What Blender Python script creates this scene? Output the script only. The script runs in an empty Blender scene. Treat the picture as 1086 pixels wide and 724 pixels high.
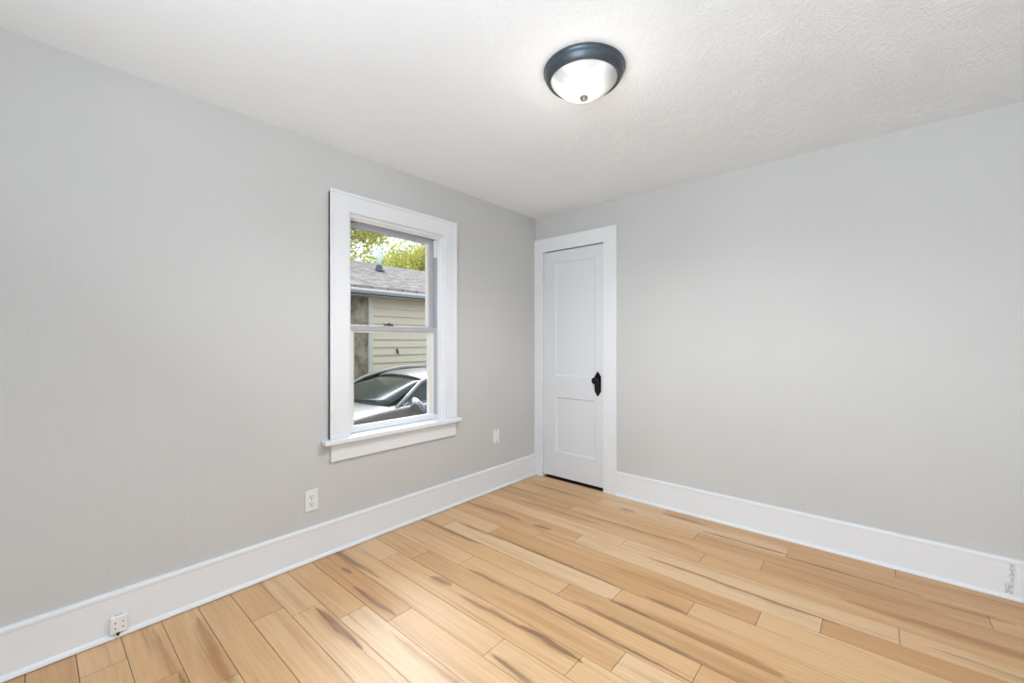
import bpy, bmesh, math, random
from mathutils import Vector, Matrix
random.seed(7)
S = bpy.context.scene
COL = S.collection
PI = math.pi

# ------------------------------------------------------------------ camera
CAMX, CAMY, CAMZ = 2.349, 0.0, 1.2
YAW = math.atan(0.870)
cd = bpy.data.cameras.new('camera'); cam = bpy.data.objects.new('camera', cd); COL.objects.link(cam)
cam.location = (CAMX, CAMY, CAMZ); cam.rotation_euler = (PI/2, 0, YAW)
cd.sensor_width = 36.0; cd.lens = 36.0*446.0/1086.0
cd.clip_start = 0.02; cd.clip_end = 300
S.camera = cam
S.view_settings.view_transform = 'Standard'; S.view_settings.look = 'None'
S.view_settings.exposure = 0.08; S.view_settings.gamma = 1.0
S.view_settings.use_curve_mapping = False

# ------------------------------------------------------------------ sky, sun, added fill light
SKY_STRENGTH = 3.3
w = bpy.data.worlds.new('sky'); S.world = w; w.use_nodes = True
nt = w.node_tree; nt.nodes.clear()
def wn(t, **k):
    n = nt.nodes.new(t)
    for a, b in k.items(): setattr(n, a, b)
    return n
tc = wn('ShaderNodeTexCoord'); sep = wn('ShaderNodeSeparateXYZ'); nt.links.new(tc.outputs['Generated'], sep.inputs[0])
gr = wn('ShaderNodeValToRGB'); nt.links.new(sep.outputs['Z'], gr.inputs[0])
gr.color_ramp.elements[0].position = 0.0; gr.color_ramp.elements[0].color = (0.20, 0.27, 0.38, 1)
gr.color_ramp.elements[1].position = 0.35; gr.color_ramp.elements[1].color = (0.25, 0.34, 0.47, 1)
nz = wn('ShaderNodeTexNoise'); nz.inputs['Scale'].default_value = 5.0; nz.inputs['Detail'].default_value = 6.0
nt.links.new(tc.outputs['Generated'], nz.inputs['Vector'])
cr = wn('ShaderNodeValToRGB'); nt.links.new(nz.outputs['Fac'], cr.inputs[0])
cr.color_ramp.elements[0].position = 0.54; cr.color_ramp.elements[1].position = 0.68
mx = wn('ShaderNodeMix', data_type='RGBA'); nt.links.new(cr.outputs['Color'], mx.inputs[0])
nt.links.new(gr.outputs['Color'], mx.inputs[6])
mx.inputs[7].default_value = (1.30, 1.22, 1.10, 1)
# the veiled sun: a soft bright glow in the thin cloud over the garage
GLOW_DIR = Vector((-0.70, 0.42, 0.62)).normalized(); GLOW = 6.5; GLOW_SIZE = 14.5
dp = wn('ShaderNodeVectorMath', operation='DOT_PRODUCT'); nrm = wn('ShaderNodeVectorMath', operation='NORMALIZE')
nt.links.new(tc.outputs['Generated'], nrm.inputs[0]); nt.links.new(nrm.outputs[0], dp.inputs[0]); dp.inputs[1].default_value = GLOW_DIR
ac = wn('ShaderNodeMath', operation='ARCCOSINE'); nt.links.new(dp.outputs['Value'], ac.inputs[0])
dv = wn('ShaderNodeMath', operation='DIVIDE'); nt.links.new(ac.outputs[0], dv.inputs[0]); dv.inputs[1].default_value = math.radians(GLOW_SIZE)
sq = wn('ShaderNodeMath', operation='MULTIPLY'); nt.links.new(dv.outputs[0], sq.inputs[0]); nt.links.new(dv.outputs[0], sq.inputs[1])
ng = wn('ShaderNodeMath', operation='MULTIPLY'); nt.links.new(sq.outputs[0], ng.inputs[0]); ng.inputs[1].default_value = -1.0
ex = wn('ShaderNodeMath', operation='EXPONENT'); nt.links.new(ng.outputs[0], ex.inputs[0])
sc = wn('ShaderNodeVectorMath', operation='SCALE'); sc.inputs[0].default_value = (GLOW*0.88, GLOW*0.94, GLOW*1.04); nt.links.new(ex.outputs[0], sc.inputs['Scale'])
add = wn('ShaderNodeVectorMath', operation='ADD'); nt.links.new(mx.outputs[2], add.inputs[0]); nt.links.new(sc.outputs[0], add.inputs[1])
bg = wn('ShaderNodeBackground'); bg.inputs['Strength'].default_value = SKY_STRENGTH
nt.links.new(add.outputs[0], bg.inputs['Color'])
wo = wn('ShaderNodeOutputWorld'); nt.links.new(bg.outputs[0], wo.inputs[0])

def fill_light(loc, rz, sx, sy, power, name, tilt=0.0):
    l = bpy.data.lights.new(name, 'AREA'); l.shape = 'RECTANGLE'; l.size = sx; l.size_y = sy; l.energy = power
    l.color = (0.83, 0.925, 1.0)
    o = bpy.data.objects.new(name, l); COL.objects.link(o); o.location = loc
    o.rotation_euler = (PI/2+tilt, 0, rz)          # emits towards +Y at rz=0
    return o
FRONT_Y = -1.0; RIGHT_X = 3.4; BACK_Y = 3.024; CEIL = 2.314
fill_light((2.30, FRONT_Y-0.22, 1.36), -0.50, 1.75, 1.42, 106, 'fill_light_front', math.radians(48))  # added area light outside the front wall, tilted up to brighten room and ceiling

# ------------------------------------------------------------------ materials
def mat(name, color, rough=0.5, metal=0.0, spec=0.5, **k):
    m = bpy.data.materials.new(name); m.use_nodes = True
    b = m.node_tree.nodes['Principled BSDF']
    b.inputs['Base Color'].default_value = (*color, 1); b.inputs['Roughness'].default_value = rough
    b.inputs['Metallic'].default_value = metal; b.inputs['Specular IOR Level'].default_value = spec
    for a, v in k.items(): b.inputs[a.replace('_', ' ')].default_value = v
    return m
class NB:
    def __init__(s, m): s.m = m; s.t = m.node_tree; s.b = s.t.nodes.get('Principled BSDF')
    def n(s, t, **k):
        x = s.t.nodes.new(t)
        for a, b in k.items(): setattr(x, a, b)
        return x
    def l(s, a, b): s.t.links.new(a, b)
    def val(s, sock, v):
        if isinstance(v, (int, float)): sock.default_value = v
        elif isinstance(v, (tuple, list)): sock.default_value = v
        else: s.l(v, sock)
    def math(s, op, a, b=0.0, c=None, clamp=False):
        x = s.n('ShaderNodeMath', operation=op); x.use_clamp = clamp
        s.val(x.inputs[0], a); s.val(x.inputs[1], b)
        if c is not None: s.val(x.inputs[2], c)
        return x.outputs[0]
    def noise(s, vec, scale, detail=4, rough=0.5, dist=0.0):
        x = s.n('ShaderNodeTexNoise'); x.inputs['Scale'].default_value = scale; x.inputs['Detail'].default_value = detail
        x.inputs['Roughness'].default_value = rough; x.inputs['Distortion'].default_value = dist
        if vec is not None: s.l(vec, x.inputs['Vector'])
        return x.outputs['Fac']
    def obj(s): return s.n('ShaderNodeTexCoord').outputs['Object']
    def mapping(s, vec, scale=(1,1,1), loc=(0,0,0), rot=(0,0,0)):
        x = s.n('ShaderNodeMapping'); s.l(vec, x.inputs['Vector'])
        x.inputs['Scale'].default_value = scale; x.inputs['Location'].default_value = loc; x.inputs['Rotation'].default_value = rot
        return x.outputs[0]
    def ramp(s, fac, stops):
        x = s.n('ShaderNodeValToRGB'); s.l(fac, x.inputs[0]); e = x.color_ramp.elements
        while len(e) < len(stops): e.new(0.5)
        for i, (p, c) in enumerate(stops): e[i].position = p; e[i].color = (*c, 1)
        return x.outputs['Color']
    def mix(s, fac, a, b, mode='MIX'):
        x = s.n('ShaderNodeMix', data_type='RGBA', blend_type=mode); s.val(x.inputs[0], fac)
        for i, v in ((6, a), (7, b)):
            if isinstance(v, tuple): x.inputs[i].default_value = (*v, 1) if len(v) == 3 else v
            else: s.l(v, x.inputs[i])
        return x.outputs[2]
    def bump(s, h, strength, dist):
        x = s.n('ShaderNodeBump'); s.l(h, x.inputs['Height']); x.inputs['Strength'].default_value = strength
        x.inputs['Distance'].default_value = dist; s.l(x.outputs[0], s.b.inputs['Normal'])
    def color(s, c): s.l(c, s.b.inputs['Base Color'])

def plaster():
    m = mat('grey_wall_paint', (0.60, 0.595, 0.58), 0.75, spec=0.25); q = NB(m); v = q.obj()
    n1 = q.noise(q.mapping(v, (1, 1, 0.6)), 9, 6, 0.6, 0.6); n2 = q.noise(v, 60, 3)
    q.bump(q.math('ADD', n1, q.math('MULTIPLY', n2, 0.25)), 0.16, 0.012)
    c = q.ramp(q.noise(v, 1.3, 3), [(0.3, (0.590, 0.586, 0.572)), (0.7, (0.615, 0.610, 0.598))]); q.color(c)
    return m
def ceiling_mat():
    m = mat('white_textured_ceiling', (0.89, 0.915, 0.945), 0.85, spec=0.2); q = NB(m); v = q.obj()
    sw = q.noise(v, 1.6, 2); 
    rot = q.n('ShaderNodeVectorRotate', rotation_type='Z_AXIS'); q.l(v, rot.inputs['Vector'])
    q.l(q.math('MULTIPLY_ADD', sw, 3.0, -0.4), rot.inputs['Angle'])
    n1 = q.noise(q.mapping(rot.outputs[0], (1.0, 2.6, 1)), 30, 3, 0.5, 0.8)
    sx = q.n('ShaderNodeSeparateXYZ'); q.l(v, sx.inputs[0])
    msk = q.math('ADD', q.math('MULTIPLY_ADD', q.noise(v, 0.9, 2), 1.2, -0.75), q.math('MULTIPLY', sx.outputs[0], 0.42), clamp=True)
    h = q.ramp(n1, [(0.42, (0, 0, 0)), (0.66, (1, 1, 1))])
    q.bump(q.math('MULTIPLY', h, msk), 0.40, 0.006)
    return m
def trim_mat():
    m = mat('white_trim_paint', (0.815, 0.83, 0.85), 0.35, spec=0.45); q = NB(m); v = q.obj()
    q.bump(q.noise(q.mapping(v, (1, 1, 1)), 35, 3), 0.05, 0.004)
    return m
M = {}
M['wall'] = plaster(); M['ceiling'] = ceiling_mat(); M['trim'] = trim_mat()
M['door'] = mat('white_door_paint', (0.75, 0.765, 0.79), 0.4, spec=0.45)
M['sash'] = mat('white_sash_paint', (0.82, 0.82, 0.825), 0.4)
M['stopm'] = mat('bright_white_stop', (0.88, 0.88, 0.88), 0.35)
M['alu'] = mat('grey_aluminium', (0.50, 0.50, 0.53), 0.45, 0.35)
M['cream'] = mat('cream_glazing', (0.80, 0.76, 0.68), 0.5)
M['black'] = mat('black_iron', (0.012, 0.011, 0.011), 0.45, 0.6)
M['plastic'] = mat('white_plastic', (0.82, 0.82, 0.81), 0.35)
M['dark'] = mat('dark_slot', (0.02, 0.02, 0.02), 0.8)
M['screw'] = mat('screw_grey', (0.45, 0.45, 0.44), 0.4, 0.6)
M['bronze'] = mat('dark_bronze_lock', (0.10, 0.075, 0.05), 0.45, 0.6)
M['steelblue'] = mat('blue_grey_metal', (0.075, 0.090, 0.105), 0.38, 0.6)
M['nickel'] = mat('grey_finial', (0.16, 0.16, 0.15), 0.45, 0.5)
def glass():
    m = bpy.data.materials.new('window_glass'); m.use_nodes = True; t = m.node_tree; t.nodes.clear()
    q = NB(m); tr = q.n('ShaderNodeBsdfTransparent'); tr.inputs[0].default_value = (0.96, 0.97, 0.965, 1)
    gl = q.n('ShaderNodeBsdfGlossy'); gl.inputs['Roughness'].default_value = 0.02
    fr = q.n('ShaderNodeFresnel'); fr.inputs[0].default_value = 1.45
    gm = q.n('ShaderNodeNewGeometry')           # one reflection, on the face the ray enters by
    mixn = q.n('ShaderNodeMixShader'); q.l(q.math('MULTIPLY', fr.outputs[0], q.math('SUBTRACT', 1.0, gm.outputs['Backfacing'])), mixn.inputs[0]); q.l(tr.outputs[0], mixn.inputs[1]); q.l(gl.outputs[0], mixn.inputs[2])
    o = q.n('ShaderNodeOutputMaterial'); q.l(mixn.outputs[0], o.inputs[0]); return m
M['glass'] = glass()
def dome_mat():
    m = mat('frosted_lit_glass', (0.36, 0.36, 0.355), 0.3); q = NB(m); v = q.obj()
    n = q.noise(q.mapping(v, (1.0, 1.0, 0.5)), 6, 2, 0.5, 0.6)
    q.b.inputs['Emission Color'].default_value = (1.0, 0.97, 0.93, 1)
    r = q.n('ShaderNodeMapRange'); q.l(n, r.inputs['Value'])
    r.inputs['From Min'].default_value = 0.40; r.inputs['From Max'].default_value = 0.56
    r.inputs['To Min'].default_value = 0.10; r.inputs['To Max'].default_value = 0.62
    q.l(r.outputs[0], q.b.inputs['Emission Strength']); return m
M['dome'] = dome_mat()

def floor_mat():
    m = mat('hickory_planks', (0.6, 0.4, 0.2), 0.32, spec=0.5); q = NB(m); v = q.obj()
    sx = q.n('ShaderNodeSeparateXYZ'); q.l(v, sx.inputs[0]); X, Y = sx.outputs[0], sx.outputs[1]
    def att(nm):
        a = q.n('ShaderNodeAttribute'); a.attribute_name = nm
        s_ = q.n('ShaderNodeSeparateXYZ'); q.l(a.outputs['Vector'], s_.inputs[0]); return s_.outputs
    t = att('tone')
    off = q.n('ShaderNodeCombineXYZ'); q.l(q.math('MULTIPLY', t[2], 37.0), off.inputs[0]); q.l(q.math('MULTIPLY', t[2], 91.0), off.inputs[1]); q.l(q.math('MULTIPLY', t[2], 53.0), off.inputs[2])
    vv = q.n('ShaderNodeVectorMath', operation='ADD'); q.l(v, vv.inputs[0]); q.l(off.outputs[0], vv.inputs[1]); vv = vv.outputs[0]
    base = q.ramp(t[0], [(0.0, (0.56, 0.290, 0.105)), (0.35, (0.66, 0.370, 0.152)), (0.7, (0.73, 0.450, 0.215)), (1.0, (0.78, 0.535, 0.31))])
    # broad bands of darker heartwood running with the board
    band = q.noise(q.mapping(vv, (0.9, 13, 1)), 1.6, 3, 0.5, 0.3)
    base = q.mix(q.math('MULTIPLY', q.ramp(band, [(0.52, (0, 0, 0)), (0.72, (1, 1, 1))]), 0.50), base, (0.46, 0.25, 0.105))
    pale = q.noise(q.mapping(vv, (0.7, 9, 1), (5, 3, 0)), 1.8, 2)
    base = q.mix(q.math('MULTIPLY', q.ramp(pale, [(0.5, (0, 0, 0)), (0.75, (1, 1, 1))]), 0.45), base, (0.80, 0.58, 0.33))
    thin = q.noise(q.mapping(vv, (0.8, 34, 1), (2, 9, 0)), 1.5, 3, 0.5, 0.2)
    base = q.mix(q.math('MULTIPLY', q.ramp(thin, [(0.60, (0, 0, 0)), (0.70, (1, 1, 1))]), 0.50), base, (0.40, 0.20, 0.085))
    # growth rings and fine grain
    wv = q.n('ShaderNodeTexWave', wave_type='BANDS', bands_direction='Y'); q.l(q.mapping(vv, (0.16, 1, 1)), wv.inputs['Vector'])
    wv.inputs['Scale'].default_value = 14; wv.inputs['Distortion'].default_value = 9; wv.inputs['Detail'].default_value = 3; wv.inputs['Detail Scale'].default_value = 0.9
    base = q.mix(q.math('MULTIPLY', wv.outputs['Fac'], 0.13), base, (0.42, 0.24, 0.11))
    fg = q.noise(q.mapping(vv, (4, 130, 1)), 1.5, 4, 0.6)
    base = q.mix(q.math('MULTIPLY', q.ramp(fg, [(0.45, (0, 0, 0)), (0.8, (1, 1, 1))]), 0.30), base, (0.40, 0.22, 0.10))
    # mineral streaks and knots, up to three for a board
    wob = q.math('MULTIPLY_ADD', q.noise(q.mapping(vv, (3.0, 6, 1)), 1.6, 3, 0.55), 0.034, -0.017)
    wob2 = q.math('MULTIPLY_ADD', q.noise(q.mapping(vv, (5, 20, 1)), 1.0, 2), 0.014, -0.007)
    yy = q.math('ADD', Y, q.math('ADD', wob, wob2))
    str_n = q.math('MULTIPLY_ADD', q.noise(q.mapping(vv, (5, 120, 1)), 1.0, 3), 2.0, -0.15, clamp=True)
    for k in range(3):
        a, b = att('sa%d' % k), att('sb%d' % k)
        L = q.math('SUBTRACT', b[0], a[2]); u = q.math('DIVIDE', q.math('SUBTRACT', X, a[2]), L)
        vc = q.math('MULTIPLY_ADD', u, q.math('SUBTRACT', a[1], a[0]), a[0])
        taper = q.math('POWER', q.math('MAXIMUM', q.math('MULTIPLY', q.math('MULTIPLY', u, q.math('SUBTRACT', 1.0, u)), 4.0), 0.0), 0.8)
        wd = q.math('MAXIMUM', q.math('MULTIPLY', b[1], taper), 0.0005)
        d = q.math('DIVIDE', q.math('ABSOLUTE', q.math('SUBTRACT', yy, vc)), wd)
        f = q.n('ShaderNodeMapRange', interpolation_type='SMOOTHSTEP'); q.l(d, f.inputs['Value'])
        f.inputs['From Min'].default_value = 0.35; f.inputs['From Max'].default_value = 1.15
        f.inputs['To Min'].default_value = 1.0; f.inputs['To Max'].default_value = 0.0
        fac = q.math('MULTIPLY', q.math('MULTIPLY', f.outputs[0], q.math('ABSOLUTE', b[2])), str_n, clamp=True)
        h2 = q.n('ShaderNodeMapRange', interpolation_type='SMOOTHSTEP'); q.l(d, h2.inputs['Value'])
        h2.inputs['From Min'].default_value = 0.5; h2.inputs['From Max'].default_value = 3.0; h2.inputs['To Min'].default_value = 1.0; h2.inputs['To Max'].default_value = 0.0
        base = q.mix(q.math('MULTIPLY', q.math('MULTIPLY', h2.outputs[0], q.math('ABSOLUTE', b[2])), q.math('MULTIPLY_ADD', str_n, 0.45, 0.12), clamp=True), base, (0.40, 0.21, 0.085))
        isdark = q.math('GREATER_THAN', b[2], 0.0)
        base = q.mix(fac, base, q.mix(isdark, (0.42, 0.19, 0.055), (0.21, 0.098, 0.036)))
    q.color(base)
    q.l(q.math('MULTIPLY_ADD', fg, 0.10, 0.44), q.b.inputs['Roughness'])
    q.bump(fg, 0.06, 0.002)
    q.b.inputs['Coat Weight'].default_value = 1.0; q.b.inputs['Coat Roughness'].default_value = 0.58; q.b.inputs['Coat IOR'].default_value = 1.5; q.b.inputs['Specular IOR Level'].default_value = 0.4
    return m
M['floor'] = floor_mat()
M['gap'] = mat('plank_joint_and_door_shade', (0.055, 0.032, 0.018), 0.8)

# ------------------------------------------------------------------ mesh helpers
class MB:
    """collects shapes and links them as one mesh object"""
    def __init__(s): s.bm = bmesh.new(); s.mi = 0
    def _tag(s, faces):
        for f in faces: f.material_index = s.mi
    def box(s, x0, x1, y0, y1, z0, z1, bev=0.0, seg=2):
        r = bmesh.ops.create_cube(s.bm, size=1.0); vs = r['verts']
        for v in vs:
            v.co.x = x0 if v.co.x < 0 else x1; v.co.y = y0 if v.co.y < 0 else y1; v.co.z = z0 if v.co.z < 0 else z1
        fs = list({f for v in vs for f in v.link_faces}); s._tag(fs)
        if bev > 0:
            es = list({e for v in vs for e in v.link_edges})
            bmesh.ops.bevel(s.bm, geom=es, offset=bev, segments=seg, affect='EDGES', profile=0.5)
        return s
    def poly_prism(s, pts, d, bev=0.0):
        """pts: 3D polygon, extruded by vector d"""
        vs = [s.bm.verts.new(p) for p in pts]; f = s.bm.faces.new(vs)
        r = bmesh.ops.extrude_face_region(s.bm, geom=[f]); nv = [g for g in r['geom'] if isinstance(g, bmesh.types.BMVert)]
        bmesh.ops.translate(s.bm, verts=nv, vec=Vector(d))
        fs = {g for v in vs+nv for g in v.link_faces}; s._tag(fs)
        if bev > 0:
            es = list({e for v in nv for e in v.link_edges if all(q in nv for q in e.verts)})
            bmesh.ops.bevel(s.bm, geom=es, offset=bev, segments=2, affect='EDGES')
        return s
    def lathe(s, prof, center, axis='Z', n=48, cap=True):
        rings = []
        for (r, h) in prof:
            ring = []
            for i in range(n):
                a = 2*PI*i/n; c, q = math.cos(a)*r, math.sin(a)*r
                p = {'Z': (c, q, h), 'Y': (c, h, q), 'X': (h, c, q)}[axis]
                ring.append(s.bm.verts.new(Vector(p)+Vector(center)))
            rings.append(ring)
        for a, b in zip(rings, rings[1:]):
            for i in range(n):
                f = s.bm.faces.new((a[i], a[(i+1) % n], b[(i+1) % n], b[i])); f.material_index = s.mi; f.smooth = True
        if cap:
            for ring in (rings[0], rings[-1]):
                if (ring[0].co-ring[n//2].co).length > 1e-4:
                    f = s.bm.faces.new(ring); f.material_index = s.mi
        return s
    def tube(s, pts, r, n=10):
        pts = [Vector(p) for p in pts]; rad = r if isinstance(r, (list, tuple)) else [r]*len(pts); rings = []
        for i, p in enumerate(pts):
            t = (pts[min(i+1, len(pts)-1)]-pts[max(i-1, 0)]).normalized()
            a = t.cross(Vector((0, 0, 1)) if abs(t.z) < 0.9 else Vector((1, 0, 0))).normalized(); b = t.cross(a)
            rings.append([s.bm.verts.new(p+(a*math.cos(2*PI*k/n)+b*math.sin(2*PI*k/n))*rad[i]) for k in range(n)])
        for a, b in zip(rings, rings[1:]):
            for k in range(n):
                f = s.bm.faces.new((a[k], a[(k+1) % n], b[(k+1) % n], b[k])); f.smooth = True; f.material_index = s.mi
        for ring in (rings[0], rings[-1]):
            f = s.bm.faces.new(ring); f.material_index = s.mi
        return s
    def grid(s, rows, close=False, smooth=True):
        V = [[s.bm.verts.new(p) for p in r] for r in rows]
        for a, b in zip(V, V[1:]):
            for i in range(len(a)-1):
                f = s.bm.faces.new((a[i], a[i+1], b[i+1], b[i])); f.smooth = smooth; f.material_index = s.mi
        return V
    def build(s, name, mats, parent=None, recalc=True):
        bmesh.ops.remove_doubles(s.bm, verts=s.bm.verts, dist=1e-6)
        if recalc: bmesh.ops.recalc_face_normals(s.bm, faces=s.bm.faces)
        me = bpy.data.meshes.new(name); s.bm.to_mesh(me); s.bm.free()
        for m in (mats if isinstance(mats, (list, tuple)) else [mats]): me.materials.append(m)
        o = bpy.data.objects.new(name, me); COL.objects.link(o)
        if parent: o.parent = parent
        return o
def struct(o): o['kind'] = 'structure'; return o
def tag(o, label, cat, group=None):
    o['label'] = label; o['category'] = cat
    if group: o['group'] = group
    return o
def empty(name, loc=(0, 0, 0), rz=0):
    o = bpy.data.objects.new(name, None); COL.objects.link(o); o.location = loc; o.rotation_euler = (0, 0, rz); o.empty_display_size = 0.1; return o

# ------------------------------------------------------------------ room shell
T = 0.16
WIN = (1.235, 1.950, 0.640, 1.955)          # opening of the left window: y0, y1, z0, z1
b = MB()
b.box(-T, 0, FRONT_Y-T, WIN[0], -0.2, CEIL+0.15).box(-T, 0, WIN[1], BACK_Y+T, -0.2, CEIL+0.15)
b.box(-T, 0, WIN[0], WIN[1], -0.2, WIN[2]).box(-T, 0, WIN[0], WIN[1], WIN[3], CEIL+0.15)
struct(b.build('wall_left', M['wall']))
DX0, DX1, DZ = 0.095, 0.701, 2.000          # doorway
b = MB()
b.box(0, DX0, BACK_Y, BACK_Y+T, -0.2, CEIL+0.15).box(DX1, RIGHT_X+T, BACK_Y, BACK_Y+T, -0.2, CEIL+0.15)
b.box(DX0, DX1, BACK_Y, BACK_Y+T, DZ, CEIL+0.15)
struct(b.build('wall_back', M['wall']))
RW = (-0.80, 0.70, 0.64, 2.08)              # opening of the added, unseen window beside the camera: y0, y1, z0, z1
b = MB()
b.box(RIGHT_X, RIGHT_X+T, FRONT_Y-T, RW[0], -0.2, CEIL+0.15).box(RIGHT_X, RIGHT_X+T, RW[1], BACK_Y, -0.2, CEIL+0.15)
b.box(RIGHT_X, RIGHT_X+T, RW[0], RW[1], -0.2, RW[2]).box(RIGHT_X, RIGHT_X+T, RW[0], RW[1], RW[3], CEIL+0.15)
struct(b.build('wall_right', M['wall']))
FW = (1.40, 3.20, 0.64, 2.08)               # opening of the added, unseen window behind the camera: x0, x1, z0, z1
b = MB()
b.box(0, FW[0], FRONT_Y-T, FRONT_Y, -0.2, CEIL+0.15).box(FW[1], RIGHT_X, FRONT_Y-T, FRONT_Y, -0.2, CEIL+0.15)
b.box(FW[0], FW[1], FRONT_Y-T, FRONT_Y, -0.2, FW[2]).box(FW[0], FW[1], FRONT_Y-T, FRONT_Y, FW[3], CEIL+0.15)
struct(b.build('wall_front', M['wall']))
struct(MB().box(0, RIGHT_X, FRONT_Y, BACK_Y, CEIL, CEIL+0.15).build('ceiling', M['ceiling']))

# floor boards: row edges and end joints read off the photograph's floor
def interp(x, xs, ys):
    for i in range(len(xs)-1):
        if x <= xs[i+1] or i == len(xs)-2:
            return ys[i]+(ys[i+1]-ys[i])*(x-xs[i])/(xs[i+1]-xs[i])
def edge(n): return 0.124+0.1297*interp(n-0.5, [0, 10, 15, 22], [0.45, 10.25, 15.05, 21.8])
JOINTS = {0: [.204], 1: [.429], 4: [.327], 5: [.417], 6: [.589], 7: [.762], 8: [1.211], 9: [1.5], 10: [.409, 1.615], 11: [.647, 1.855],
          12: [1.2], 13: [.215, 1.417], 14: [.507, 1.714], 15: [.752, 1.958], 16: [.968, 2.169], 17: [1.203, 2.415], 18: [.399, 1.614],
          19: [.682, 1.881], 20: [1.504, 2.713], 21: [.762, 1.961], 22: [1.215, 2.418]}
# x0, y0, x1, y1, half width, strength (negative = orange-brown heartwood)
STREAKS = [(.10, .478, .80, .462, .020, -.9), (.43, .364, .80, .37, .012, .7), (.43, .851, .84, .853, .018, .95), (.40, 1.043, .76, 1.052, .016, .9),
           (.20, 1.092, .30, 1.091, .008, 1.6), (-.1, 1.150, .45, 1.168, .016, .75), (-.05, 1.74, .58, 1.757, .017, .75), (.0, 2.153, .56, 2.175, .015, .95),
           (.50, 1.898, 1.45, 1.893, .010, .95), (.22, 1.873, .66, 1.883, .012, .6), (.62, 1.347, .77, 1.364, .020, .75), (.64, 2.17, .78, 2.182, .018, .85),
           (.94, 2.793, 1.075, 2.800, .014, .7), (.05, 2.800, .80, 2.790, .010, .9), (.66, 2.527, 1.56, 2.548, .009, .85), (1.21, 2.915, 1.52, 2.90, .012, .8),
           (1.50, 2.796, 2.0, 2.805, .012, .8), (1.35, 2.259, 1.75, 2.268, .009, .7), (1.60, 2.262, 2.24, 2.257, .014, .9), (1.38, 1.776, 2.1, 1.786, .020, -.95),
           (1.415, 1.772, 1.62, 1.775, .012, .8), (1.52, 1.908, 1.722, 1.906, .012, .95), (1.27, 1.657, 1.95, 1.652, .017, .85), (1.05, 1.547, 1.88, 1.533, .010, .95),
           (.84, 1.338, 1.30, 1.366, .012, .85), (1.20, 1.368, 1.52, 1.360, .018, .95), (1.23, 1.166, 1.5, 1.148, .014, .85), (.70, 1.529, 1.28, 1.532, .011, .8),
           (1.70, 1.767, 2.1, 1.778, .022, -1.), (1.80, 1.649, 2.2, 1.648, .014, -.9), (1.93, 2.776, 2.52, 2.762, .014, .75), (2.2, 2.49, 3.1, 2.487, .024, -1.),
           (2.5, 2.735, 2.8, 2.745, .012, .6), (.3, 2.44, 1.0, 2.46, .020, -.6), (1.9, 2.64, 2.6, 2.65, .02, -.5), (1.2, 2.05, 1.9, 2.06, .02, -.5)]
rnd = random.Random(11)
b = MB(); bm = b.bm
tone = bm.faces.layers.float_vector.new('tone')
sa = [bm.faces.layers.float_vector.new('sa%d' % k) for k in range(3)]; sb = [bm.faces.layers.float_vector.new('sb%d' % k) for k in range(3)]
TONE = {(13, .215): .95, (6, .589): .98, (16, .968): .95, (17, 1.203): .9, (18, 1.614): .35, (17, 2.415): .75, (10, 1.615): .95, (11, .647): .6}
G = 0.0011
b.mi = 1; b.box(0, RIGHT_X, FRONT_Y, BACK_Y+T, -0.20, -0.0032)  # bare dark strip under the door stands in for the shade there
b.mi = 0
for n in range(-9, 24):
    ya, yb = edge(n), min(edge(n+1), BACK_Y-0.003)
    if ya < FRONT_Y: ya = FRONT_Y
    if yb <= FRONT_Y or ya >= BACK_Y-0.004: continue
    js = JOINTS.get(n)
    if js is None: js = [rnd.uniform(0.3, 1.1)]
    js = sorted(js)
    while js[-1] < RIGHT_X-0.05: js.append(js[-1]+1.205)
    while js[0] > 1.205: js.insert(0, js[0]-1.205)
    if n >= 23: js = [0.704, 1.916, 3.12]
    xs = [0.0]+[j for j in js if 0.02 < j < RIGHT_X-0.02]+[RIGHT_X]
    for x0, x1 in zip(xs, xs[1:]):
        c = [(x0+G, ya+G), (x1-G, ya+G), (x1-G, yb-G), (x0+G, yb-G)]
        top = [bm.verts.new((p[0], p[1], 0)) for p in c]; bot = [bm.verts.new((p[0], p[1], -0.0032)) for p in c]
        fs = [bm.faces.new(top)]+[bm.faces.new((bot[i], bot[(i+1) % 4], top[(i+1) % 4], top[i])) for i in range(4)]
        tv = TONE.get((n, round(x0, 3)), rnd.uniform(0.05, 0.9))
        tn = Vector((tv, rnd.random(), rnd.random()))
        mine = [s_ for s_ in STREAKS if ya-0.004 < (s_[1]+s_[3])/2 < yb+0.004 and s_[2] > x0 and s_[0] < x1]
        mine = mine[:3]
        if not mine and rnd.random() < 0.35 and (ya < 1.0 or ya > 1.9):
            yy = rnd.uniform(ya+.02, yb-.02); u0 = x0+rnd.uniform(0, .4)*(x1-x0)
            mine = [(u0, yy, u0+rnd.uniform(.3, .6), yy+rnd.uniform(-.01, .01), rnd.uniform(.008, .016), rnd.choice([-.6, .45]))]
        for f in fs:
            f.material_index = 0; f[tone] = tn
            for k in range(3):
                if k < len(mine):
                    q = mine[k]; f[sa[k]] = Vector((q[1], q[3], q[0])); f[sb[k]] = Vector((q[2], q[4], q[5]))
                else:
                    f[sa[k]] = Vector((50, 50, 0)); f[sb[k]] = Vector((1, 0.01, 0))
struct(b.build('floor', [M['floor'], M['gap']], recalc=False))

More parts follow.
